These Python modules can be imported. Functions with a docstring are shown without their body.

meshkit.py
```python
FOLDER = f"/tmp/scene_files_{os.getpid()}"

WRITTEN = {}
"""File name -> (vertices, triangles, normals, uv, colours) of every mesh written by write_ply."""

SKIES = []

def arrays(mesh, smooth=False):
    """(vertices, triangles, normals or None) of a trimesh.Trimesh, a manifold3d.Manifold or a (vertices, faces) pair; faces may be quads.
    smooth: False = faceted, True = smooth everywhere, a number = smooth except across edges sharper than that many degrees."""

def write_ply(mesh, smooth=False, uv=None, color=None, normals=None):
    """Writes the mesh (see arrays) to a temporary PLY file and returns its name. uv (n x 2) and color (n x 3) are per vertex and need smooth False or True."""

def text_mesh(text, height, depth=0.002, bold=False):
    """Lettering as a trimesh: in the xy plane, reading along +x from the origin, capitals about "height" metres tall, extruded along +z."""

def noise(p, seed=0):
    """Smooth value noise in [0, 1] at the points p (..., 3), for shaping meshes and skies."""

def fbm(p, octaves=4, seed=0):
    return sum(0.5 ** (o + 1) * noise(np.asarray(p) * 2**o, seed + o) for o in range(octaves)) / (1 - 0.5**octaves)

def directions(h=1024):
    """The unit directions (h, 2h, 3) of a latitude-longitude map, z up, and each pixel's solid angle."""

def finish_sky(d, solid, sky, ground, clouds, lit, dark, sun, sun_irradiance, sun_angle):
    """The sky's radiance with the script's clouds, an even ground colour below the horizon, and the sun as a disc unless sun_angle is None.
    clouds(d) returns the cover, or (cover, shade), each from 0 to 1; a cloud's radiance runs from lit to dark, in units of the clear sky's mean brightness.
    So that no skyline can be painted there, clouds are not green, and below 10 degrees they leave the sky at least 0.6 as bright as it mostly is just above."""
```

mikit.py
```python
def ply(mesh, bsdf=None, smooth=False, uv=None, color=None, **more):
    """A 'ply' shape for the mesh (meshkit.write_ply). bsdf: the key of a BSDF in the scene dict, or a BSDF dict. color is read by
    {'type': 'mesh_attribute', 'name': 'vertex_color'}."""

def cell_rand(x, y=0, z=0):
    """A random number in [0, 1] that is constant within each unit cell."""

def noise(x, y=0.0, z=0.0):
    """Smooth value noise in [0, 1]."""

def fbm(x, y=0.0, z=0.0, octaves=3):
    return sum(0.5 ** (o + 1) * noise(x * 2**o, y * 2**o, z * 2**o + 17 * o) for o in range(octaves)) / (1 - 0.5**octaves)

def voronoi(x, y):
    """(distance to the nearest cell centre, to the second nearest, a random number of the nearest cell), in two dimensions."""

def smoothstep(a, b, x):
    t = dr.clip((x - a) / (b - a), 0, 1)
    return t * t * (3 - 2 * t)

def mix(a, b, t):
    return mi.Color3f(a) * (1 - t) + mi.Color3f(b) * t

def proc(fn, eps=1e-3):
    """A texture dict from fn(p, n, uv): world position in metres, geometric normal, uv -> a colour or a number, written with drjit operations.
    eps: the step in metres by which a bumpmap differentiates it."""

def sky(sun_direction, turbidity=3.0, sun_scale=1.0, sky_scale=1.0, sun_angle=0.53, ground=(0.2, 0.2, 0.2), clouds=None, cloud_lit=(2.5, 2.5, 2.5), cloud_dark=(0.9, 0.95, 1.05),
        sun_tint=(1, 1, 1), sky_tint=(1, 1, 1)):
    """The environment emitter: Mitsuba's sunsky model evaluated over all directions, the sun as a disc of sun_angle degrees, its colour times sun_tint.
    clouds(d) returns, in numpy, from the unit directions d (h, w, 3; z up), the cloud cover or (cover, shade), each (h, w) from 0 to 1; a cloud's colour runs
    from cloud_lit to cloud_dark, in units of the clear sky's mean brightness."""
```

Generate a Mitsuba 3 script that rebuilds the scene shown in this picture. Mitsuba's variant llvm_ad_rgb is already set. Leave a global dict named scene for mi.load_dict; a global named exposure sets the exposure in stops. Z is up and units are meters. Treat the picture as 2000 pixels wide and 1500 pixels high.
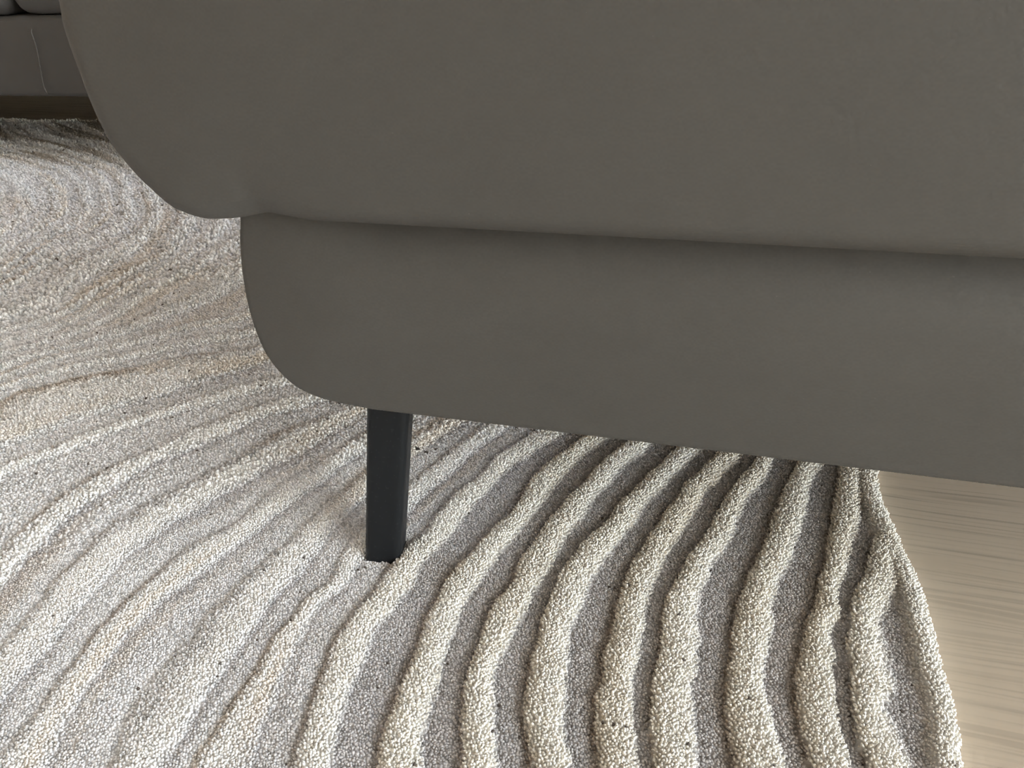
import math, random
import numpy as np, trimesh, shapely
import drjit as dr
import mitsuba as mi
import mikit, meshkit
from mikit import proc, noise, fbm, smoothstep, mix
from scipy.interpolate import RBFInterpolator
from scipy.ndimage import map_coordinates
from scipy.spatial import Delaunay, cKDTree
T = mi.ScalarTransform4f
scene, labels = {}, {}
rng = np.random.default_rng(7)

# ------------------------------------------------------------------ camera, sky, exposure
# world: x along the near sofa's side (to the right), y away from the camera, z up, metres
CX = np.array([0.96163976, 0.10260883, -0.25440205])      # world axes written in the camera's (right, down, forward)
CY = np.array([0.27061296, -0.50670825, 0.81854467])
CZ = np.array([-0.04491771, -0.85598959, -0.51503807])
ROT = np.stack([CX, CY, CZ])
H, FOCAL = 0.456, 1500.0
right, down, fwd = ROT[:, 0], ROT[:, 1], ROT[:, 2]
eye = np.array([0, 0, H])
scene['camera'] = {'type': 'perspective', 'fov_axis': 'x', 'fov': math.degrees(2 * math.atan(1000 / FOCAL)), 'near_clip': 0.02, 'far_clip': 100.0,
                   'to_world': T().look_at(origin=eye.tolist(), target=(eye + fwd).tolist(), up=(-down).tolist())}


def sky_clouds(d):
    c = meshkit.fbm(d * [2.2, 2.2, 4.0], 4, 3)
    return np.clip((c - 0.30) * 3.0, 0, 1), np.clip((c - 0.45) * 1.6, 0, 1) * 0.5


scene['sky'] = mikit.sky((0.7, -0.5, 0.6), turbidity=4.0, sun_scale=0.0, ground=(0.32, 0.31, 0.29), clouds=sky_clouds,
                         cloud_lit=(1.76, 1.9, 2.08), cloud_dark=(0.95, 1.02, 1.12), sky_tint=(1.0, 1.0, 0.98))
exposure = 5.97

# ------------------------------------------------------------------ helpers


def floor_pt(px, py, z=0.0):
    """A point read off the photograph (2000 x 1500) laid on the horizontal plane at height z: world x, y."""
    px, py = np.asarray(px, float), np.asarray(py, float)
    d = np.stack([px - 1000, py - 750, np.full_like(px, FOCAL)], -1) @ ROT.T
    t = (z - H) / d[..., 2]
    return d[..., :2] * t[..., None]


def upright_pt(px, py, y):
    """The same on the upright plane y = const: world x, z."""
    d = ROT @ np.array([px - 1000, py - 750, FOCAL])
    return np.array([d[0], d[2]]) * y / d[1] + [0, H]


def project(p):
    q = (np.asarray(p) - eye) @ ROT
    return 1000 + FOCAL * q[:, 0] / q[:, 2], 750 + FOCAL * q[:, 1] / q[:, 2], q[:, 2]


def rgb(*c):
    return {'type': 'rgb', 'value': list(c)}


def bevel_box(lo, hi, b=0.002):
    lo, hi = np.array(lo, float), np.array(hi, float)
    pts = []
    for k in np.ndindex(2, 2, 2):
        c = np.where(k, hi, lo)
        s = np.where(k, -1, 1)
        for a in range(3):
            o = np.array([b, b, b]) * s
            o[a] = 0
            pts.append(c + o)
    return trimesh.convex.convex_hull(np.array(pts))


def chain(points, n):
    """A smooth open curve through the points (Catmull-Rom), n samples."""
    p = np.asarray(points, float)
    p = np.vstack([2 * p[0] - p[1], p, 2 * p[-1] - p[-2]])
    out = []
    for i in range(1, len(p) - 2):
        t = np.linspace(0, 1, n, endpoint=False)[:, None]
        a, b, c, d = p[i - 1:i + 3]
        out.append(0.5 * (2 * b + (c - a) * t + (2 * a - 5 * b + 4 * c - d) * t ** 2 + (3 * b - a - 3 * c + d) * t ** 3))
    return np.vstack(out + [p[-2:-1]])


def padded_body(outline, radius, y0, y1, step=0.018, swell=0.0, seed=1, rings=9):
    """An upholstered body: the outline (x, z; anticlockwise seen from the front) carried from y0 (front) to y1 (back), its front and back faces
    rolling into the sides with a radius per outline point; swell = how far the faces are padded out in the middle."""
    o = np.asarray(outline, float)
    n = len(o)
    tan = np.roll(o, -1, 0) - np.roll(o, 1, 0)
    tan /= np.linalg.norm(tan, axis=1, keepdims=True)
    inward = np.stack([-tan[:, 1], tan[:, 0]], 1)
    poly = shapely.Polygon(o)
    if not poly.contains(shapely.Point(o[5] + inward[5] * 0.004)):
        inward = -inward
    r = np.asarray(radius, float) * np.ones(n)
    th = np.linspace(0, np.pi / 2, rings)
    ring_xz = [o + inward * (r * (1 - np.cos(t)))[:, None] for t in th]
    ring_d = [r * (1 - np.sin(t)) for t in th]
    inner = ring_xz[-1]
    ip = shapely.Polygon(inner).buffer(0)
    ip = max(getattr(ip, 'geoms', [ip]), key=lambda q: q.area)
    gx, gz = np.meshgrid(np.arange(o[:, 0].min(), o[:, 0].max(), step), np.arange(o[:, 1].min(), o[:, 1].max(), step))
    g = np.stack([gx.ravel(), gz.ravel()], 1) + np.random.default_rng(seed).uniform(-0.2, 0.2, (gx.size, 2)) * step
    keep = shapely.contains_xy(ip.buffer(-step * 0.45), g[:, 0], g[:, 1])
    g = g[keep]
    pts = np.vstack([inner, g])
    tri = Delaunay(pts).simplices
    cen = pts[tri].mean(1)
    tri = tri[shapely.contains_xy(ip.buffer(1e-5), cen[:, 0], cen[:, 1])]
    dist = shapely.distance(shapely.points(pts), ip.exterior)
    bulge = swell * (1 - np.exp(-dist / 0.06)) + 0.0012 * (meshkit.fbm(np.c_[pts * 9, pts[:, 0] * 0], 3, seed) - 0.5) * np.clip(dist / 0.05, 0, 1)
    V, F = [], []

    def half(front):
        s, y = (1, y0) if front else (-1, y1)
        base = len(V) and sum(len(v) for v in V)
        vs = [np.c_[ring_xz[k][:, 0], y + s * ring_d[k], ring_xz[k][:, 1]] for k in range(rings)]
        cap = np.c_[g[:, 0], np.full(len(g), y), g[:, 1]]
        cap[:, 1] -= s * bulge[n:]
        vs[-1][:, 1] -= s * bulge[:n]
        V.extend(vs + [cap])
        i = np.arange(n)
        j = (i + 1) % n
        for k in range(rings - 1):
            a, b = base + k * n, base + (k + 1) * n
            q = np.vstack([np.c_[a + i, a + j, b + j], np.c_[a + i, b + j, b + i]])
            F.append(q if front else q[:, ::-1])
        F.append((tri + base + (rings - 1) * n) if front else (tri + base + (rings - 1) * n)[:, ::-1])
        return base

    a = half(True)
    b = half(False)
    i = np.arange(n)
    j = (i + 1) % n
    F.append(np.vstack([np.c_[b + i, b + j, a + j], np.c_[b + i, a + j, a + i]]))
    m = trimesh.Trimesh(np.vstack(V), np.vstack(F), process=False)
    trimesh.repair.fix_normals(m)
    return m


# ------------------------------------------------------------------ materials


def leather_color(p, n, uv):
    big = fbm(p.x * 6, p.y * 6, p.z * 6, octaves=3)
    grain = noise(p.x * 900, p.y * 900, p.z * 900)
    mid = fbm(p.x * 60, p.y * 60, p.z * 60, octaves=2)
    k = 0.90 + 0.16 * (big - 0.5) + 0.12 * (grain - 0.5) + 0.07 * (mid - 0.5)
    return mi.Color3f(0.066, 0.062, 0.0565) * (k + 0.08 + 0.3 * smoothstep(0.97, 0.99, noise(p.x * 420, p.y * 420, p.z * 420)))


def leather_bump(p, n, uv):
    return 0.6 * noise(p.x * 700, p.y * 700, p.z * 700) + 0.4 * noise(p.x * 1500, p.y * 1500, p.z * 1500)


scene['leather'] = {'type': 'bumpmap', 'scale': 0.00012, 'texture': proc(leather_bump, 3e-4),
                    'bsdf': {'type': 'principled', 'base_color': proc(leather_color), 'roughness': 0.62, 'specular': 0.35, 'sheen': 0.25}}
scene['piping_leather'] = {'type': 'twosided', 'bsdf': {'type': 'principled', 'base_color': rgb(0.085, 0.08, 0.072), 'roughness': 0.5, 'specular': 0.4}}


def leg_color(p, n, uv):
    s = smoothstep(0.80, 0.86, noise(p.x * 700, p.y * 700, p.z * 500))
    return mi.Color3f(0.007, 0.008, 0.0095) + 0.006 * s


scene['black_paint'] = {'type': 'principled', 'base_color': proc(leg_color), 'roughness': 0.45, 'specular': 0.25}


def wood_fn(p, shift):
    """Pale oak grain running along x: (fine dark pores, broad figure)."""
    wob = 0.014 * (fbm(p.x * 2.6 + shift, p.y * 5, 3.0, octaves=3) - 0.5) + 0.003 * (noise(p.x * 14 + shift, p.y * 40, 1.0) - 0.5)
    y = p.y + wob
    fine = noise(p.x * 7 + shift, y * 360, 2.0)
    fine2 = noise(p.x * 12 + 5 + shift, y * 640, 7.0)
    dens = smoothstep(0.30, 0.62, fbm(p.x * 1.5 + shift, y * 24, 9.0, octaves=2))
    return smoothstep(0.60, 0.82, fine) * (0.55 + 0.45 * dens), smoothstep(0.5, 0.95, fine2), fbm(p.x * 0.9 + shift, y * 22, 4.0, octaves=3)


def make_wood(key, tint, shift):
    def col(p, n, uv):
        pore, fine, fig = wood_fn(p, shift)
        c = mix(mi.Color3f(0.425, 0.348, 0.262), mi.Color3f(0.47, 0.395, 0.308), fig) * tint
        return c * (1 - 0.23 * pore - 0.10 * fine)

    def bmp(p, n, uv):
        pore, fine, fig = wood_fn(p, shift)
        return 1 - 0.8 * pore - 0.2 * fine
    scene[key] = {'type': 'bumpmap', 'scale': 0.00022, 'texture': proc(bmp, 5e-4),
                  'bsdf': {'type': 'principled', 'base_color': proc(col), 'roughness': 0.48, 'specular': 0.4}}


for i, t in enumerate((1.0, 0.94, 1.05)):
    make_wood(f'oak_{i}', t, 13.7 * i)
scene['plaster'] = {'type': 'twosided', 'bsdf': {'type': 'diffuse', 'reflectance': rgb(0.70, 0.61, 0.50)}}
scene['white_paint'] = {'type': 'twosided', 'bsdf': {'type': 'principled', 'base_color': rgb(0.74, 0.73, 0.71), 'roughness': 0.45}}
scene['ceiling_paint'] = {'type': 'twosided', 'bsdf': {'type': 'diffuse', 'reflectance': rgb(0.78, 0.73, 0.66)}}
scene['dark_metal'] = {'type': 'twosided', 'bsdf': {'type': 'principled', 'base_color': rgb(0.05, 0.05, 0.055), 'roughness': 0.45}}
scene['subfloor'] = {'type': 'twosided', 'bsdf': {'type': 'diffuse', 'reflectance': rgb(0.10, 0.08, 0.06)}}
scene['wool'] = {'type': 'twosided', 'bsdf': {'type': 'principled', 'base_color': {'type': 'mesh_attribute', 'name': 'vertex_color'}, 'roughness': 0.8, 'specular': 0.25, 'sheen': 0.35}}

# ------------------------------------------------------------------ the room
X0, X1, Y0, Y1, ZC = -4.2, 3.3, -2.9, 2.48, 2.65


def struct(key, mesh, bsdf, label=None, **k):
    scene[key] = mikit.ply(mesh, bsdf, **k)
    labels[key] = {'kind': 'structure'}
    if label:
        labels[key]['label'] = label


def wall_with_opening(key, lo, hi, axis, a0, a1, z0, z1):
    """A wall slab (box lo-hi) with one opening a0..a1 along the axis and z0..z1 high, made of the pieces around it."""
    pieces = []
    for (p0, p1, q0, q1) in ((lo[axis], a0, lo[2], hi[2]), (a1, hi[axis], lo[2], hi[2]), (a0, a1, z1, hi[2]), (a0, a1, lo[2], z0)):
        if p1 - p0 > 1e-4 and q1 - q0 > 1e-4:
            l, h = list(lo), list(hi)
            l[axis], h[axis], l[2], h[2] = p0, p1, q0, q1
            pieces.append(trimesh.creation.box(bounds=[l, h]))
    struct(key, trimesh.util.concatenate(pieces), 'plaster')


struct('floor', trimesh.creation.box(bounds=[[X0, Y0, -0.10], [X1, Y1, -0.012]]), 'subfloor', 'pale oak plank floor showing to the right of the rug')
PW = 0.34
row = 0
y = 0.335 - 9 * PW
oak_planks = 0
while y < Y1:
    off = X0 - (0.2 + 0.83 * (row * 0.618 % 1.0) * 2.4)
    x = off
    while x < X1:
        a, b = max(x, X0), min(x + 2.4, X1)
        c, d = max(y, Y0), min(y + PW, Y1)
        if b - a > 0.05 and d - c > 0.02:
            key = 'floor__plank' + (f'_{oak_planks:03d}' if oak_planks else '')
            scene[key] = mikit.ply(bevel_box([a + 0.0004, c + 0.0004, -0.012], [b - 0.0004, d - 0.0004, 0.0], 0.0008), f'oak_{(row * 2 + oak_planks) % 3}')
            oak_planks += 1
        x += 2.4
    y += PW
    row += 1

WR = (-2.75, 2.36, 0.04, 2.45)     # glazed doors standing open in the right wall
ADDED_ROOF = (-2.8, -1.75, 0.95, 1.85)     # added roof opening, unseen, to brighten the rug's left and far end
struct('ceiling', trimesh.util.concatenate([trimesh.creation.box(bounds=[[p, q, ZC], [r, t, ZC + 0.1]]) for p, q, r, t in (
    (X0, Y0, ADDED_ROOF[0], Y1), (ADDED_ROOF[1], Y0, X1, Y1), (ADDED_ROOF[0], Y0, ADDED_ROOF[1], ADDED_ROOF[2]), (ADDED_ROOF[0], ADDED_ROOF[3], ADDED_ROOF[1], Y1))]), 'ceiling_paint')
wall_with_opening('wall_right', [X1, Y0 - 0.15, 0], [X1 + 0.15, Y1 + 0.15, ZC], 1, *WR)
struct('wall_left', trimesh.creation.box(bounds=[[X0 - 0.15, Y0 - 0.15, 0], [X0, Y1 + 0.15, ZC]]), 'plaster')
struct('wall_front', trimesh.creation.box(bounds=[[X0, Y1, 0], [X1, Y1 + 0.15, ZC]]), 'plaster')
struct('wall_back', trimesh.creation.box(bounds=[[X0, Y0 - 0.15, 0], [X1, Y0, ZC]]), 'plaster')
struct('baseboard_left', bevel_box([X0, Y0, 0], [X0 + 0.014, Y1 - 0.014, 0.08], 0.003), 'white_paint')
struct('baseboard_front', bevel_box([X0, Y1 - 0.014, 0], [X1, Y1, 0.08], 0.003), 'white_paint')


def frame(key, axis, at, a0, a1, z0, z1, n):
    parts = []
    w, d = 0.045, 0.05

    def bar(p0, p1, q0, q1):
        lo, hi = [0, 0, q0], [0, 0, q1]
        lo[axis], hi[axis] = p0, p1
        lo[1 - axis], hi[1 - axis] = at - d / 2, at + d / 2
        parts.append(trimesh.creation.box(bounds=[lo, hi]))
    bar(a0, a1, z0, z0 + w)
    bar(a0, a1, z1 - w, z1)
    for i in range(n + 1):
        c = a0 + (a1 - a0) * i / n
        c = min(max(c, a0 + w / 2), a1 - w / 2)
        bar(c - w / 2, c + w / 2, z0 + w, z1 - w)
    struct(key, trimesh.util.concatenate(parts), 'dark_metal')


frame('window_1', 1, X1 + 0.075, *WR, 4)
a0, a1, b0, b1 = ADDED_ROOF
struct('added_window_2', trimesh.util.concatenate([trimesh.creation.box(bounds=q) for q in (  # frame round the added roof opening
    [[a0 - 0.05, b0 - 0.05, ZC - 0.012], [a1 + 0.05, b0, ZC + 0.14]], [[a0 - 0.05, b1, ZC - 0.012], [a1 + 0.05, b1 + 0.05, ZC + 0.14]],
    [[a0 - 0.05, b0, ZC - 0.012], [a0, b1, ZC + 0.14]], [[a1, b0, ZC - 0.012], [a1 + 0.05, b1, ZC + 0.14]])]), 'white_paint')

# ------------------------------------------------------------------ the near sofa
YA, YB = 0.362, 0.391            # front planes of the upper body and of the base
SX1, SY1 = 0.80, 1.12            # its right end and its far side


def mirror_close(left, z_bottom, z_top, xr, rb, rt, n=10):
    """Left profile (from top to bottom) closed with a straight underside, a rounded right end and a straight top: anticlockwise from the front."""
    left = np.asarray(left)
    pts = [left]
    xs = np.arange(left[-1, 0] + 0.03, xr - rb, 0.03)
    pts.append(np.c_[xs, np.full(len(xs), z_bottom)])
    a = np.linspace(-np.pi / 2, 0, n)
    pts.append(np.c_[xr - rb + rb * np.cos(a), z_bottom + rb + rb * np.sin(a)])
    a = np.linspace(0, np.pi / 2, n)
    pts.append(np.c_[xr - rt + rt * np.cos(a), z_top - rt + rt * np.sin(a)])
    xs = np.arange(xr - rt - 0.03, left[0, 0] + 0.02, -0.03)
    pts.append(np.c_[xs, np.full(len(xs), z_top)])
    return np.vstack(pts)


trace_up = [(114.5, 0), (122, 42), (137, 90), (156, 141), (173, 188), (200, 248), (231, 299), (288, 364), (331, 395), (374, 415), (408, 425), (440, 426)]
U = np.array([upright_pt(a, b, YA + 0.012) for a, b in trace_up])
zt = 0.60
corner = [[U[0, 0] + 0.125, zt], [U[0, 0] + 0.080, zt - 0.010], [U[0, 0] + 0.045, zt - 0.036], [U[0, 0] + 0.022, zt - 0.072], [U[0, 0] + 0.009, zt - 0.112], [U[0, 0] + 0.003, U[0, 1] + 0.024]]
ZU = upright_pt(1200, 460, YA + 0.012)[1]
U = chain(np.vstack([corner, U, [[U[-1, 0] + 0.03, ZU]]]), 6)
out_up = mirror_close(U, ZU, zt, SX1, 0.09, 0.10)
r_up = np.full(len(out_up), 0.020)
low = (out_up[:, 1] < ZU + 0.006)
r_up = np.where(low, 0.013, r_up)
r_up = np.convolve(np.r_[r_up[-8:], r_up, r_up[:8]], np.ones(7) / 7, 'same')[8:-8]
arm = padded_body(out_up, r_up, YA, YA + 0.26, swell=0.006, seed=3)


def pucker(m):
    """The little pinched crease where the cover turns under, near the corner."""
    v = np.array(m.vertices)
    cx, cz = upright_pt(500, 416, YA)
    w = np.exp(-((v[:, 0] - cx) / 0.011) ** 2 - ((v[:, 2] - cz) / 0.010) ** 2) * (v[:, 1] < 0.45)
    v[:, 2] += 0.0035 * w
    v[:, 1] += 0.003 * w
    cx, cz = upright_pt(452, 414, YA)
    w = np.exp(-((v[:, 0] - cx) / 0.009) ** 2 - ((v[:, 2] - cz) / 0.006) ** 2) * (v[:, 1] < 0.45)
    v[:, 2] += 0.0015 * w
    v[:, 1] += 0.0015 * w
    m.vertices = v
    return m


trace_low = [(466, 424), (467, 460), (470, 500), (476, 550), (486, 600), (500, 645), (520, 690), (548, 727), (580, 755), (612, 771), (648, 783)]
L = np.array([upright_pt(a, b, YB + 0.004) for a, b in trace_low])
ZL = upright_pt(1400, 881, YB + 0.004)[1]
top = ZU + 0.018
L = chain(np.vstack([[[L[0, 0] + 0.012, top], [L[0, 0] + 0.002, top - 0.004]], L, [[L[-1, 0] + 0.03, ZL]]]), 6)
out_low = mirror_close(L, ZL, top, SX1 - 0.05, 0.06, 0.01)
base = padded_body(out_low, 0.006, YB, SY1 - 0.02, swell=0.010, seed=5, rings=6)

bv = np.array(base.vertices)
sink = np.clip((bv[:, 2] - (ZU - 0.045)) / 0.055, 0, 1) ** 2 * np.clip((0.7 - bv[:, 1]) / 0.2, 0, 1) * np.clip((bv[:, 0] - L[:, 0].min()) / 0.09, 0.15, 1)
bv[:, 1] += 0.024 * sink                                   # the front rolls back where it meets the body above
base.vertices = bv
scene['sofa__base'] = mikit.ply(base, 'leather', smooth=True)
scene['sofa__armrest'] = mikit.ply(pucker(arm), 'leather', smooth=True)
arm2 = padded_body(out_up, r_up, SY1 - 0.22, SY1, swell=0.006, seed=4, step=0.04, rings=6)
scene['sofa__armrest_001'] = mikit.ply(arm2, 'leather', smooth=True)


def pillow_box(lo, hi, r, n=10):
    """A cushion: a box with generously rounded edges and slightly domed faces."""
    lo, hi = np.array(lo, float), np.array(hi, float)
    m = trimesh.creation.icosphere(4)
    v = np.array(m.vertices)
    h = (hi - lo) / 2
    u = np.sign(v) * np.abs(v) ** 0.5
    u /= np.abs(u).max(1, keepdims=True)
    core = u * (h - r)
    m.vertices = (lo + hi) / 2 + core + v * r
    return m


scene['sofa__seat_cushion'] = mikit.ply(pillow_box([U[8, 0] + 0.03, YA + 0.262, ZU + 0.012], [SX1 - 0.25, SY1 - 0.222, 0.46], 0.05), 'leather', smooth=True)
scene['sofa__backrest'] = mikit.ply(pillow_box([SX1 - 0.245, YA + 0.262, ZU + 0.012], [SX1 - 0.01, SY1 - 0.222, 0.72], 0.06), 'leather', smooth=True)


def leg_mesh(top_c, foot_c, wt, wf, turn):
    k = 40
    a = np.arange(k) * 2 * np.pi / k
    e = 0.42
    sec = np.stack([np.sign(np.cos(a)) * np.abs(np.cos(a)) ** e, np.sign(np.sin(a)) * np.abs(np.sin(a)) ** e], 1)
    c, s = math.cos(turn), math.sin(turn)
    sec = sec @ np.array([[c, s], [-s, c]])
    rings = []
    ts = np.r_[0, np.linspace(0.004, 0.985, 14), 0.995, 1.0]
    for t in ts:
        w = (wt + (wf - wt) * t) / 2
        if t > 0.99:
            w *= 1 - 0.12 * (t - 0.985) / 0.015
        p = np.array(top_c) * (1 - t) + np.array(foot_c) * t
        rings.append(np.c_[p[0] + sec[:, 0] * w, p[1] + sec[:, 1] * w, np.full(k, p[2])])
    v = np.vstack(rings + [[np.array(top_c)], [np.array(foot_c)]])
    f = []
    i = np.arange(k)
    j = (i + 1) % k
    for r in range(len(ts) - 1):
        a0, b0 = r * k, (r + 1) * k
        f += [np.c_[a0 + i, b0 + j, a0 + j], np.c_[a0 + i, b0 + i, b0 + j]]
    n = len(ts) * k
    f += [np.c_[np.full(k, n), i, j], np.c_[np.full(k, n + 1), (len(ts) - 1) * k + j, (len(ts) - 1) * k + i]]
    m = trimesh.Trimesh(v, np.vstack(f), process=False)
    trimesh.repair.fix_normals(m)
    return m


TOPY, FOOTY = 0.452, 0.428
tx = upright_pt(767, 808, TOPY - 0.014)[0]
fx = upright_pt(739, 1085, FOOTY - 0.012)[0]
LEG_TOP, LEG_FOOT = (tx, TOPY, ZL + 0.012), (fx, FOOTY, 0.006)
scene['sofa__leg'] = mikit.ply(leg_mesh(LEG_TOP, LEG_FOOT, 0.0335, 0.0308, math.radians(12)), 'black_paint', smooth=40)
legs = [((tx, SY1 - 0.09, ZL + 0.012), (fx, SY1 - 0.065, 0.006)), ((SX1 - 0.16, TOPY, ZL + 0.012), (SX1 - 0.14, FOOTY, 0.0)), ((SX1 - 0.16, SY1 - 0.09, ZL + 0.012), (SX1 - 0.14, SY1 - 0.065, 0.0))]
for i, (a, b) in enumerate(legs):
    scene[f'sofa__leg_{i + 1:03d}'] = mikit.ply(leg_mesh(a, b, 0.0335, 0.0285, 0.2), 'black_paint', smooth=40)
labels['sofa'] = {'label': 'large taupe leather sofa filling the foreground, with rounded corner and slim black leg', 'category': 'sofa'}
labels['sofa__leg'] = {'label': 'slim tapered black leg pressed into the rug pile'}

# ------------------------------------------------------------------ the far sofa
FY = 1.47
FX0, FX1 = -3.3, -0.25
fl = 0.163
o = [[FX0, 0.325], [FX0, 0.25]]
o = mirror_close(chain([[FX0 + 0.01, 0.330], [FX0, 0.315], [FX0 - 0.002, 0.25], [FX0 + 0.004, 0.20], [FX0 + 0.02, 0.172], [FX0 + 0.05, fl]], 5), fl, 0.330, FX1, 0.05, 0.025)
fbase = padded_body(o, 0.012, FY, FY + 0.92, swell=0.006, seed=8, step=0.05, rings=5)
scene['far_sofa__base'] = mikit.ply(fbase, 'leather', smooth=True)
s0 = np.array(upright_pt(62, 50, FY))
s1 = np.array(upright_pt(98, 190, FY))
seam = chain([[s0[0], s0[1] - 0.006], [s0[0] + 0.0, 0.27], [(s0[0] + s1[0]) / 2, 0.23], [s1[0], 0.19], [s1[0] + 0.002, 0.172]], 6)
sp = np.c_[seam[:, 0], np.full(len(seam), FY - 0.0068), seam[:, 1]]
sp[0, 1] += 0.004
sp[-1, 1] += 0.003
tube_v, tube_f = [], []
for i, p in enumerate(sp):
    a = np.arange(8) * np.pi / 4
    tube_v.append(np.c_[p[0] + 0.0012 * np.cos(a), p[1] + 0.0012 * np.sin(a), np.full(8, p[2])])
for i in range(len(sp) - 1):
    k = np.arange(8)
    tube_f += [np.c_[i * 8 + k, i * 8 + (k + 1) % 8, i * 8 + 8 + (k + 1) % 8], np.c_[i * 8 + k, i * 8 + 8 + (k + 1) % 8, i * 8 + 8 + k]]
tm = trimesh.Trimesh(np.vstack(tube_v), np.vstack(tube_f), process=False)
trimesh.repair.fix_normals(tm)
scene['far_sofa__base__seam'] = mikit.ply(tm, 'piping_leather', smooth=True)
gx = upright_pt(28, 30, FY)[0]
cush = [(FX0 + 0.01, gx - 0.004), (gx + 0.004, FX1 - 0.01)]
for i, (a, b) in enumerate(cush):
    c = mirror_close(chain([[a + 0.07, 0.50], [a + 0.025, 0.488], [a + 0.004, 0.45], [a, 0.41], [a + 0.004, 0.365], [a + 0.022, 0.337], [a + 0.06, 0.331]], 5), 0.331, 0.50, b, 0.032, 0.05)
    scene['far_sofa__seat_cushion' + (f'_{i:03d}' if i else '')] = mikit.ply(padded_body(c, 0.03, FY - 0.012, FY + 0.66, swell=0.008, seed=11 + i, step=0.04, rings=6), 'leather', smooth=True)
scene['far_sofa__backrest'] = mikit.ply(pillow_box([FX0 + 0.02, FY + 0.665, 0.332], [FX1 - 0.02, FY + 0.91, 0.82], 0.07), 'leather', smooth=True)
for i, (x, y) in enumerate(((FX0 + 0.2, FY + 0.08), (FX1 - 0.2, FY + 0.08), (FX0 + 0.2, FY + 0.84), (FX1 - 0.2, FY + 0.84))):
    zz = 0.006 if i < 2 else 0.0
    scene['far_sofa__leg' + (f'_{i:03d}' if i else '')] = mikit.ply(leg_mesh((x, y, fl + 0.008), (x + 0.01, y, zz), 0.034, 0.028, 0.2), 'black_paint', smooth=40)
labels['far_sofa'] = {'label': 'dark taupe sofa with seat cushions standing in shade at the far end of the rug', 'category': 'sofa'}
labels['far_sofa__base__seam'] = {'label': 'raised seam down the front of the base'}

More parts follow.
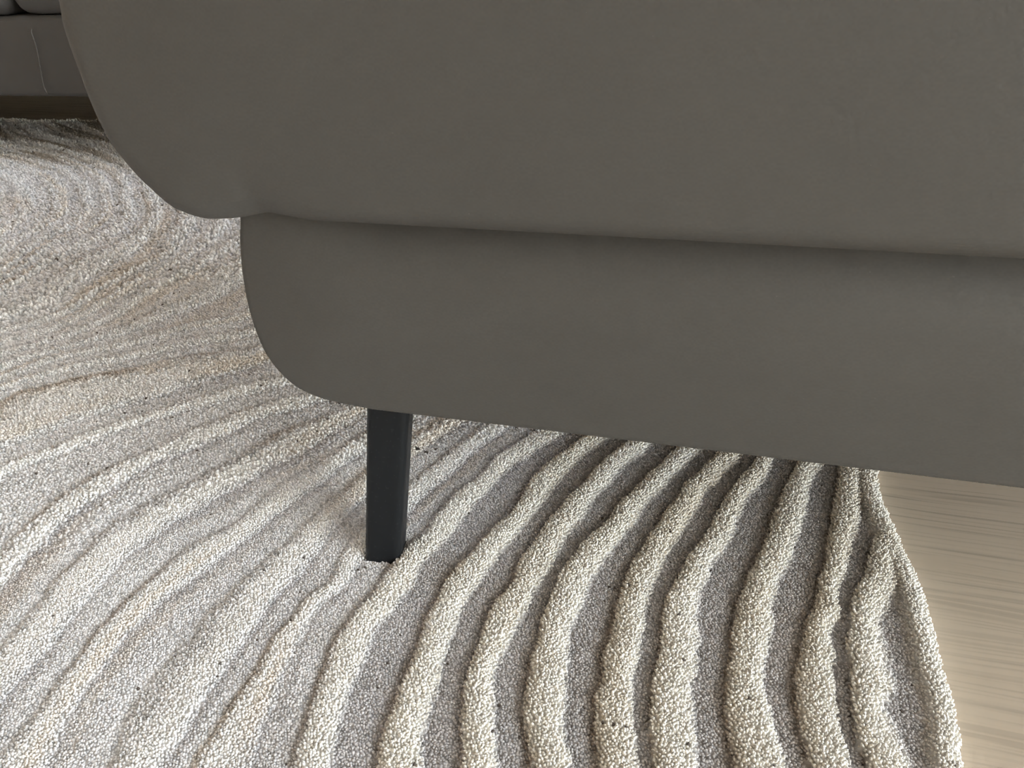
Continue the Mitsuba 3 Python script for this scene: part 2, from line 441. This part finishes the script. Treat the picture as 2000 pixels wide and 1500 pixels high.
# ------------------------------------------------------------------ the rug
# the ridges' edges as they run on the rug: (index k: far-left edge at k, near-right edge at k + 0.5)
LINES = {
    0.0: [(1049, 839), (995, 872), (959, 896), (944, 920), (887, 962), (839, 1022), (800, 1062), (763, 1100), (733, 1143), (700, 1187), (677, 1217), (640, 1273), (617, 1340), (593, 1400), (580, 1460), (573, 1497)],
    0.5: [(1103, 845), (1040, 884), (980, 926), (914, 995), (869, 1058), (815, 1115), (807, 1140), (777, 1177), (733, 1227), (713, 1293), (683, 1360), (663, 1423), (650, 1467)],
    1.0: [(1142, 849), (1082, 893), (1022, 962), (992, 1004), (956, 1040), (908, 1088), (880, 1123), (837, 1190), (813, 1257), (793, 1307), (767, 1370), (747, 1417), (737, 1457), (735, 1500)],
    1.5: [(1187, 857), (1130, 899), (1085, 944), (1061, 980), (1034, 1016), (1000, 1058), (962, 1100), (940, 1130), (900, 1190), (878, 1250), (860, 1320), (838, 1390), (825, 1450), (820, 1500)],
    2.0: [(1229, 861), (1172, 905), (1139, 944), (1106, 977), (1070, 1019), (1046, 1052), (1016, 1088), (1004, 1106), (995, 1139), (956, 1181), (945, 1210), (930, 1267), (913, 1313), (903, 1353), (900, 1420), (899, 1500)],
    2.5: [(1277, 865), (1220, 911), (1175, 959), (1151, 992), (1127, 1025), (1100, 1064), (1079, 1100), (1061, 1127), (1043, 1152), (1030, 1190), (1008, 1225), (970, 1300), (967, 1367), (963, 1433), (966, 1500)],
    3.0: [(1322, 872), (1280, 914), (1232, 962), (1199, 995), (1166, 1034), (1133, 1067), (1106, 1100), (1091, 1124), (1075, 1160), (1057, 1207), (1050, 1247), (1037, 1280), (1030, 1310), (1023, 1367), (1020, 1393), (1027, 1440), (1035, 1500)],
    3.5: [(1370, 878), (1337, 911), (1295, 953), (1268, 980), (1232, 1028), (1199, 1076), (1172, 1115), (1145, 1157), (1129, 1195), (1113, 1233), (1110, 1300), (1107, 1360), (1102, 1417), (1113, 1483)],
    4.0: [(1397, 885), (1370, 915), (1340, 945), (1304, 992), (1271, 1043), (1241, 1088), (1220, 1124), (1205, 1160), (1196, 1200), (1188, 1233), (1177, 1283), (1170, 1320), (1162, 1367), (1160, 1400), (1163, 1450), (1167, 1500)],
    4.5: [(1450, 886), (1429, 913), (1399, 943), (1360, 994), (1328, 1042), (1300, 1085), (1283, 1125), (1270, 1167), (1260, 1227), (1243, 1300), (1237, 1367), (1240, 1433), (1247, 1493)],
    5.0: [(1480, 889), (1447, 928), (1414, 973), (1390, 1018), (1369, 1051), (1333, 1105), (1315, 1141), (1300, 1170), (1288, 1217), (1290, 1253), (1283, 1300), (1273, 1333), (1270, 1367), (1267, 1400), (1270, 1440), (1277, 1500)],
    5.5: [(1510, 895), (1492, 937), (1459, 976), (1435, 1030), (1393, 1096), (1375, 1141), (1366, 1189), (1361, 1244), (1354, 1310), (1354, 1370), (1358, 1430), (1364, 1500)],
    6.0: [(1558, 900), (1540, 931), (1516, 988), (1495, 1054), (1471, 1105), (1450, 1144), (1441, 1177), (1429, 1235), (1420, 1300), (1415, 1333), (1413, 1383), (1417, 1433), (1423, 1500)],
    6.5: [(1606, 907), (1585, 946), (1576, 982), (1561, 1030), (1550, 1072), (1518, 1129), (1510, 1186), (1504, 1237), (1495, 1290), (1492, 1334), (1505, 1385), (1516, 1430), (1534, 1490)],
    7.0: [(1636, 912), (1627, 985), (1621, 1036), (1612, 1078), (1600, 1132), (1588, 1180), (1568, 1230), (1555, 1292), (1549, 1340), (1552, 1385), (1564, 1430), (1575, 1490)],
    7.5: [(1681, 931), (1678, 985), (1674, 1030), (1660, 1072), (1648, 1126), (1641, 1200), (1633, 1280), (1630, 1340), (1639, 1400), (1651, 1460), (1660, 1500)],
    8.0: [(1702, 1066), (1690, 1105), (1672, 1150), (1660, 1200), (1650, 1262), (1654, 1325), (1660, 1385), (1672, 1445), (1690, 1500)],
    8.5: [(1747, 1150), (1726, 1207), (1732, 1250), (1741, 1292), (1744, 1340), (1750, 1400), (1768, 1475), (1777, 1500)],
    -0.5: [(560, 1300), (600, 1215), (640, 1165), (690, 1110), (530, 1370), (505, 1430), (490, 1490)],
    -1.0: [(647, 1133), (580, 1182), (560, 1216), (528, 1252), (497, 1302), (470, 1343), (443, 1385), (417, 1431), (385, 1477)],
    -1.5: [(420, 1330), (455, 1283), (490, 1235), (525, 1185), (575, 1130), (380, 1390), (345, 1450)],
    -2.0: [(540, 1074), (510, 1097), (475, 1132), (423, 1180), (397, 1203), (383, 1233), (347, 1277), (313, 1313), (277, 1360), (260, 1400), (233, 1447), (207, 1493)],
    -2.5: [(717, 876), (660, 912), (624, 945), (582, 975), (534, 1005), (450, 1075), (360, 1140), (300, 1187), (280, 1213), (247, 1233), (207, 1293), (187, 1320), (143, 1373), (123, 1417), (110, 1447), (87, 1493)],
    -3.0: [(560, 935), (510, 972), (468, 1011), (420, 1038), (353, 1077), (313, 1110), (283, 1133), (233, 1180), (200, 1223), (180, 1243), (153, 1283), (127, 1307), (93, 1350), (67, 1393), (27, 1437)],
    -4.5: [(480, 826), (435, 850), (390, 868), (330, 892), (285, 910), (240, 940), (171, 979), (132, 1012), (99, 1045), (72, 1072), (45, 1099)],
    -5.0: [(585, 769), (555, 775), (510, 790), (435, 817), (375, 838), (330, 859), (285, 883), (228, 907), (180, 931), (135, 958), (105, 979), (60, 1015), (21, 1057)],
    -5.5: [(0, 935), (90, 892), (144, 877), (225, 844), (300, 817), (375, 799), (460, 775)],
    -6.0: [(0, 907), (90, 877), (150, 850), (210, 829), (270, 811), (330, 793), (405, 769), (465, 754), (545, 730)],
    -7.0: [(0, 790), (30, 765), (111, 747), (144, 738), (210, 726), (300, 708), (390, 690), (510, 672)],
    -8.0: [(0, 735), (45, 717), (120, 693), (216, 672), (255, 663), (300, 651), (360, 630), (444, 615)],
    -9.0: [(0, 684), (60, 669), (129, 648), (180, 627), (249, 585), (288, 561), (345, 531), (405, 498), (465, 456)],
    -10.0: [(0, 640), (102, 612), (150, 585), (186, 561), (222, 543), (255, 522), (300, 504), (324, 474)],
    -11.0: [(6, 555), (66, 522), (114, 489), (200, 455), (236, 425), (235, 390), (225, 350), (170, 318), (110, 295), (30, 275)],
    -12.0: [(6, 522), (27, 501), (60, 474), (130, 440), (160, 405), (150, 365), (110, 335), (40, 312)],
    -13.0: [(0, 440), (26, 408), (22, 377), (7, 353)],
    -3.5: [(200, 1130), (291, 1050), (348, 1015), (425, 970), (525, 915), (600, 880)],
    -4.0: [(110, 1130), (165, 1075), (230, 1015), (320, 965), (420, 915), (500, 870), (570, 835)],
}
edge_px = [(1712, 930), (1718, 963), (1732, 1003), (1749, 1042), (1768, 1081), (1782, 1109), (1801, 1153), (1810, 1185), (1823, 1233), (1840, 1304), (1857, 1355), (1867, 1400), (1876, 1454), (1879, 1499)]
ZP = 0.012
ctrl, val = [], []
for k, pts in LINES.items():
    w = floor_pt(*np.array(pts, float).T, ZP)
    ctrl.append(w)
    val += [k] * len(w)
ctrl, val = np.vstack(ctrl), np.array(val)
uniq = np.unique(np.round(ctrl, 4), axis=0, return_index=True)[1]
rbf = RBFInterpolator(ctrl[uniq], val[uniq], kernel='thin_plate_spline', smoothing=2e-6, neighbors=60)
edge = floor_pt(*np.array(edge_px, float).T, ZP)
# the rug's outline: traced right edge (seen in the photo), then on round the parts that lie outside it
outline = np.vstack([[[-1.7, -0.55], [-0.9, -0.62], [-0.3, -0.50], [0.10, -0.30], [0.20, -0.02], [0.165, 0.20]], edge[::-1],
                     [[0.150, 0.70], [0.06, 0.90], [-0.05, 1.05], [-0.02, 1.25], [-0.20, 1.48], [-0.60, 1.62], [-1.05, 1.70], [-1.42, 1.82], [-1.75, 1.90], [-2.05, 1.88], [-2.35, 1.93], [-2.8, 1.85], [-3.1, 1.5], [-3.0, 0.9], [-3.15, 0.3], [-2.6, -0.2], [-2.2, -0.45]]])
oc = chain(np.vstack([outline, outline[:1]]), 8)[:-1]
rug_poly = shapely.Polygon(oc).buffer(0)
ring = np.array(rug_poly.segmentize(0.004).exterior.coords)[:-1]
gx0, gy0, gs = -3.25, -0.7, 0.006
NX, NY = int(3.6 / gs), int(2.75 / gs)
GX, GY = np.meshgrid(gx0 + gs * np.arange(NX), gy0 + gs * np.arange(NY), indexing='ij')
phi_grid = rbf(np.stack([GX.ravel(), GY.ravel()], 1)).reshape(NX, NY)


def phi_at(xy):
    p = map_coordinates(phi_grid, [(xy[:, 0] - gx0) / gs, (xy[:, 1] - gy0) / gs], order=1, mode='nearest')
    p = np.where(p < -7, -7 + 2 * (p + 7), p)                          # closer ridges on the far side
    q = np.c_[xy * 55, xy[:, 0] * 0]
    return p + 0.10 * (meshkit.fbm(q, 2, 5) - 0.5)


edge_tree = cKDTree(ring)
EDGE_SIDE = ring[:, 0] > -0.05


def border(xy):
    d, i = edge_tree.query(xy)
    return d


def ridge_fields(xy):
    """(phi, place across the ridge 0..1 or none, ridge strength, distance to the rug's edge)"""
    p = phi_at(xy)
    k = np.floor(p)
    u = p - k
    wid = 0.50
    strength = np.interp(k, [-12, -7, -6, -3, -1, 0, 1, 2, 9], [0.26, 0.28, 0.32, 0.34, 0.36, 0.62, 0.9, 1.0, 1.0])
    d = border(xy)
    return p, k, u, wid, strength, d


def height(xy, fields=None):
    p, k, u, wid, s, d = fields or ridge_fields(xy)
    t = np.clip(u / wid, 0, 1)
    dome = np.where(u < wid, (1 - np.abs(2 * t - 1) ** 2.6) ** 0.6, 0)
    z = 0.0085 + 0.0075 * s * dome
    groove = np.exp(-(np.minimum(u, 1 - u) / 0.055) ** 2)
    z -= 0.0028 * s * groove
    valley = np.where(u >= wid, np.sin(np.pi * np.clip((u - wid) / (1 - wid), 0, 1)), 0)
    z += 0.0012 * valley
    z += 0.0016 * (meshkit.fbm(np.c_[xy * 26, xy[:, 0] * 0 + 2], 3, 9) - 0.5)
    rim = np.clip(1 - d / 0.022, 0, 1)
    z = np.maximum(z, 0.0150 * smooth_np(0, 0.5, rim))
    z *= np.clip(0.60 + 0.40 * np.sqrt(np.clip(d / 0.006, 0, 1)), 0, 1)
    return z


def smooth_np(a, b, x):
    t = np.clip((x - a) / (b - a), 0, 1)
    return t * t * (3 - 2 * t)


def yarn_color(xy, fields, r1, r2, r3):
    """The yarn's own colour, plus some painted shade at the far end: cream on the ridges, grey in the hollows, brown strands along the ridges' feet, flecks."""
    p, k, u, wid, s, d = fields
    q = np.c_[xy, xy[:, 0] * 0]
    tone = meshkit.fbm(np.c_[p * 0.9, xy * 5], 3, 31)
    fine = meshkit.fbm(np.c_[p * 6.0, xy * 6], 2, 35)                  # thin streaks that run with the ridges
    rightness = smooth_np(-0.8, 1.0, p)
    soft = 0.06 + 0.14 * (1 - rightness)
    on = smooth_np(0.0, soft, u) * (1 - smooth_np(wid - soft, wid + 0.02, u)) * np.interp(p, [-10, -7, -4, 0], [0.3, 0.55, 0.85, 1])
    rim = np.clip(1.9 - d / 0.012, 0, 1)
    on = np.maximum(on, rim)
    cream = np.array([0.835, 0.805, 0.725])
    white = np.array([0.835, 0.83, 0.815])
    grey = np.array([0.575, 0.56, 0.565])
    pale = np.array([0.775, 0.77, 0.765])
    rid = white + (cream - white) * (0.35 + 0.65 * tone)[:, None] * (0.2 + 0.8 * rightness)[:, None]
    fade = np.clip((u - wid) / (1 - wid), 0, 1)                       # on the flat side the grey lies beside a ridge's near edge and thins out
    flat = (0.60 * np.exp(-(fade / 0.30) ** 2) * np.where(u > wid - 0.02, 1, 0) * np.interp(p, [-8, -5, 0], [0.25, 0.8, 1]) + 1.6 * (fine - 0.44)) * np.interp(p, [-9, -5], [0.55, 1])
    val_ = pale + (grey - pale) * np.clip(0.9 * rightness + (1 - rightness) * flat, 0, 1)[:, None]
    c = val_ + (rid - val_) * on[:, None]
    # warm beige and taupe yarn in long thin streaks, mostly away from the high ridges
    warm = smooth_np(0.54, 0.74, meshkit.fbm(np.c_[p * 3.0, xy * 3.5 + 4], 3, 44)) * (1 - 0.7 * rightness)
    c = c * (1 - warm[:, None] * np.array([0.07, 0.12, 0.18]))
    patchy = smooth_np(0.42, 0.66, meshkit.fbm(np.c_[p * 0.5, xy * 7 + 3], 2, 71))
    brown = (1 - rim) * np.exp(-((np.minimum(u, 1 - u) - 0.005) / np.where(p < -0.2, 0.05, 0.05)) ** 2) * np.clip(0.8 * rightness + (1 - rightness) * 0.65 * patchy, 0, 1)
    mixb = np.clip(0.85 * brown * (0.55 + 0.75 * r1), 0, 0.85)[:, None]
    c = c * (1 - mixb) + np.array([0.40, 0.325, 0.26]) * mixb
    c = c * (0.80 + (0.30 + 0.04 * rightness[:, None]) * r2[:, None] - 0.05 * rightness[:, None])
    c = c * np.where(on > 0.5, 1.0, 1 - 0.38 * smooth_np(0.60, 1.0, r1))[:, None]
    fleck = r3 < 0.0012 + 0.010 * smooth_np(0.60, 0.75, meshkit.fbm(np.c_[p * 4.0, xy * 5 + 9], 2, 61)) * (1 - rightness)
    c = np.where(fleck[:, None], np.array([0.10, 0.085, 0.075]), c)
    # dark strands in streaks at the far end; also painted sofa shade
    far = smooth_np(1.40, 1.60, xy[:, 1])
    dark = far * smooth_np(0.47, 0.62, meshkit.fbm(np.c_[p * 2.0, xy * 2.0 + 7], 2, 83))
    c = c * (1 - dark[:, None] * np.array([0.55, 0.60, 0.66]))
    # two dark loops of yarn by the leg
    for q in floor_pt(np.array([833.0, 815.0]), np.array([880.0, 876.0]), 0.012):
        c = np.where((np.hypot(xy[:, 0] - q[0], xy[:, 1] - q[1]) < 0.0022)[:, None], np.array([0.05, 0.045, 0.04]), c)
    return np.clip(c, 0.02, 0.88)


def axis_points(lo, hi, n0, n1, fine, coarse):
    return np.unique(np.round(np.r_[np.arange(lo, n0, coarse), np.arange(n0, n1, fine), np.arange(n1, hi, coarse)], 5))


ax = axis_points(-3.2, 0.25, -1.0, 0.22, 0.0038, 0.013)
ay = axis_points(-0.65, 2.0, 0.12, 0.80, 0.0038, 0.013)
g = np.stack(np.meshgrid(ax, ay, indexing='ij'), -1).reshape(-1, 2)
g = g[shapely.contains_xy(rug_poly.buffer(-0.0025), g[:, 0], g[:, 1])]
g = g + np.random.default_rng(2).uniform(-1, 1, g.shape) * 0.0004
pts = np.vstack([ring, g])
tri = Delaunay(pts).simplices
cen = pts[tri].mean(1)
tri = tri[shapely.contains_xy(rug_poly, cen[:, 0], cen[:, 1])]
a, b, c = pts[tri[:, 0]], pts[tri[:, 1]], pts[tri[:, 2]]
flip = (b - a)[:, 0] * (c - a)[:, 1] - (b - a)[:, 1] * (c - a)[:, 0] < 0
tri[flip] = tri[flip][:, ::-1]
fld = ridge_fields(pts)
pz = height(pts, fld)
r = np.random.default_rng(3)
pcol = yarn_color(pts, fld, r.random(len(pts)), r.random(len(pts)) * 0.6, r.random(len(pts)) * 0.5 + 0.5) * 0.80  # base colour darkened for the shade between tufts
V0 = np.c_[pts, pz]
# which ridge each triangle belongs to (none = the low pile)
KMIN, KMAX = -6, 8


def ridge_of(f):
    p, k, u, wid, s, d = f
    return np.where((u < wid) & (k >= KMIN) & (k <= KMAX), k, 99).astype(int)


cf = ridge_fields(pts[tri].mean(1))
tri_part = ridge_of(cf)
tri_part = np.where(cf[5] < 0.012, 99, tri_part)

# normals of the base, for the way the tufts lean
eps = 0.0015


def slope(xy):
    hx = (height(xy + [eps, 0]) - height(xy - [eps, 0])) / (2 * eps)
    hy = (height(xy + [0, eps]) - height(xy - [0, eps])) / (2 * eps)
    return np.stack([hx, hy], 1)


def scatter(step, lo, hi, seed):
    r = np.random.default_rng(seed)
    xs, ys = np.arange(lo[0], hi[0], step), np.arange(lo[1], hi[1], step * 0.866)
    gx, gy = np.meshgrid(xs, ys)
    gx = gx + (np.arange(len(ys)) % 2)[:, None] * step / 2
    p = np.stack([gx.ravel(), gy.ravel()], 1)
    return p + r.uniform(-0.30, 0.30, p.shape) * step


def in_view(xy, mx, my):
    px, py, dep = project(np.c_[xy, np.full(len(xy), ZP)])
    return (dep > 0.05) & (px > -mx) & (px < 2000 + mx) & (py > 60) & (py < 1500 + my)


zones = [(0.00198, (-1.0, 0.10), (0.25, 0.80), 0.0, 0.80, 5), (0.0031, (-1.7, 0.1), (0.25, 1.5), 0.80, 1.28, 4), (0.0056, (-2.6, 0.3), (-0.2, 1.95), 1.28, 2.9, 4)]
tufts = []
for zi, (step, lo, hi, d0, d1, sides) in enumerate(zones):
    p = scatter(step, lo, hi, 40 + zi)
    dd = np.hypot(np.hypot(p[:, 0], p[:, 1]), H) + 0.05 * (np.random.default_rng(zi).random(len(p)) - 0.5) * np.array([1.0])
    m = (dd >= d0) & (dd < d1) & in_view(p, 200, 140)
    m &= ~((p[:, 0] > -0.42) & (p[:, 1] > 0.74))
    p = p[m]
    m = shapely.contains_xy(rug_poly.buffer(-0.0004), p[:, 0], p[:, 1])
    foot = np.hypot((p[:, 0] - fx) , (p[:, 1] - FOOTY)) < 0.014
    p = p[m & ~foot]
    tufts.append((p, step, sides))
# the rest of the rug round the part in view: fewer, thicker tufts
p = scatter(0.0043, (-2.3, -0.25), (0.25, 1.90), 50)
m = in_view(p, 1100, 900) & ~(in_view(p, 200, 140) & ~((p[:, 0] > -0.42) & (p[:, 1] > 0.74))) & shapely.contains_xy(rug_poly.buffer(-0.001), p[:, 0], p[:, 1])
m &= ~((p[:, 0] > -0.15) & (p[:, 1] > 0.80))
tufts.append((p[m], 0.0043, 4))

parts_v, parts_f, parts_c, count = {}, {}, {}, {}


def add_part(key, v, f, c):
    parts_v.setdefault(key, []).append(v)
    parts_f.setdefault(key, []).append(f + count.get(key, 0))
    parts_c.setdefault(key, []).append(c)
    count[key] = count.get(key, 0) + len(v)


for key in np.unique(tri_part):
    t = tri[tri_part == key]
    ids, inv = np.unique(t, return_inverse=True)
    add_part(key, V0[ids], inv.reshape(-1, 3), pcol[ids])
# the rug's side wall, down to the floor
n = len(ring)
ctr = np.roll(ring, -1, 0) - np.roll(ring, 1, 0)
nout = np.stack([ctr[:, 1], -ctr[:, 0]], 1) / np.linalg.norm(ctr, axis=1, keepdims=True)
if shapely.contains_xy(rug_poly, *(ring[10] + nout[10] * 0.003)):
    nout = -nout
w0, w1, w2 = np.c_[ring, pz[:n]], np.c_[ring + nout * 0.0018, pz[:n] * 0.5], np.c_[ring, np.full(n, 0.0002)]
i, j = np.arange(n), (np.arange(n) + 1) % n
fs = np.vstack([np.c_[i, n + j, j], np.c_[i, n + i, n + j], np.c_[n + i, 2 * n + j, n + j], np.c_[n + i, 2 * n + i, 2 * n + j]])
add_part(99, np.vstack([w0, w1, w2]), fs, np.vstack([pcol[:n]] * 3))

for zi, (p, step, sides) in enumerate(tufts):
    r = np.random.default_rng(90 + zi)
    N = len(p)
    f = ridge_fields(p)
    z = height(p, f)
    sl = slope(p)
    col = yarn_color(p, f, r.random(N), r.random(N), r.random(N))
    on = f[2] < f[3]
    lean = -np.clip(sl, -1.2, 1.2) * np.where(on, 0.75, 0.5)[:, None]
    # on the ridges the yarn lies over a little towards the near-right side
    gphi = np.stack([phi_at(p + [0.004, 0]) - phi_at(p - [0.004, 0]), phi_at(p + [0, 0.004]) - phi_at(p - [0, 0.004])], 1)
    gphi /= np.linalg.norm(gphi, axis=1, keepdims=True) + 1e-9
    lean += gphi * np.where(on, 0.30, 0.10)[:, None]
    # near the rug's edge it hangs outwards
    d, ii = edge_tree.query(p)
    lean += nout[ii] * np.clip(1 - d / 0.006, 0, 1)[:, None] * 1.1
    lean += r.normal(0, 0.20, (N, 2))
    axis = np.c_[lean, np.ones(N)]
    axis /= np.linalg.norm(axis, axis=1, keepdims=True)
    L_ = step * np.where(on, 1.5, 1.1) * r.uniform(0.75, 1.3, N)
    R_ = step * 0.53 * r.uniform(0.78, 1.2, N)
    e1 = np.cross(axis, [0.3, 1.0, 0.1])
    e1 /= np.linalg.norm(e1, axis=1, keepdims=True)
    e2 = np.cross(axis, e1)
    ph = r.uniform(0, 2 * np.pi, N)
    root = np.c_[p, z - step * 0.35]
    vs = []
    rings = ((0.0, 0.85), (0.72, 1.0)) if zi < 3 else ((0.2, 1.05),)
    for (h, w) in rings:
        for q in range(sides):
            a = ph + 2 * np.pi * q / sides + h * 0.4
            vs.append(root + axis * (h * L_)[:, None] + (e1 * np.cos(a)[:, None] + e2 * np.sin(a)[:, None]) * (R_ * w)[:, None])
    vs.append(root + axis * (L_ * 1.03)[:, None])
    vv = np.stack(vs, 1)                                    # N, 2*sides+1, 3
    S = sides
    ff = []
    for q in range(S):
        q2 = (q + 1) % S
        ff += [[q, q2, S]] if zi == 3 else [[q, q2, S + q2], [q, S + q2, S + q], [S + q, S + q2, 2 * S]]
    ff = np.array(ff)
    part = ridge_of(f)
    part = np.where(f[5] < 0.012, 99, part)
    for key in np.unique(part):
        m = part == key
        nn = m.sum()
        nv = vv.shape[1]
        faces = (ff[None] + (np.arange(nn) * nv)[:, None, None]).reshape(-1, 3)
        add_part(key, vv[m].reshape(-1, 3), faces, np.repeat(col[m], nv, axis=0))

total = 0
num = 0
for key in sorted(parts_v):
    m = (np.vstack(parts_v[key]), np.vstack(parts_f[key]))
    total += len(m[1])
    if key == 99:
        name = 'rug__low_pile'
        labels[name] = {'label': 'grey low pile between the raised ridges', 'kind': 'stuff'}
    else:
        name = 'rug__raised_ridge' + (f'_{num:03d}' if num else '')
        num += 1
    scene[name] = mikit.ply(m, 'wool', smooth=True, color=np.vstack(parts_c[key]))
labels['rug'] = {'label': 'thick cream and grey wool rug with carved wavy ridges under the sofas', 'category': 'rug'}
labels['rug__raised_ridge'] = {'label': 'cream raised ridge of the pile'}
print('rug triangles', total, 'tufts', [len(t[0]) for t in tufts])
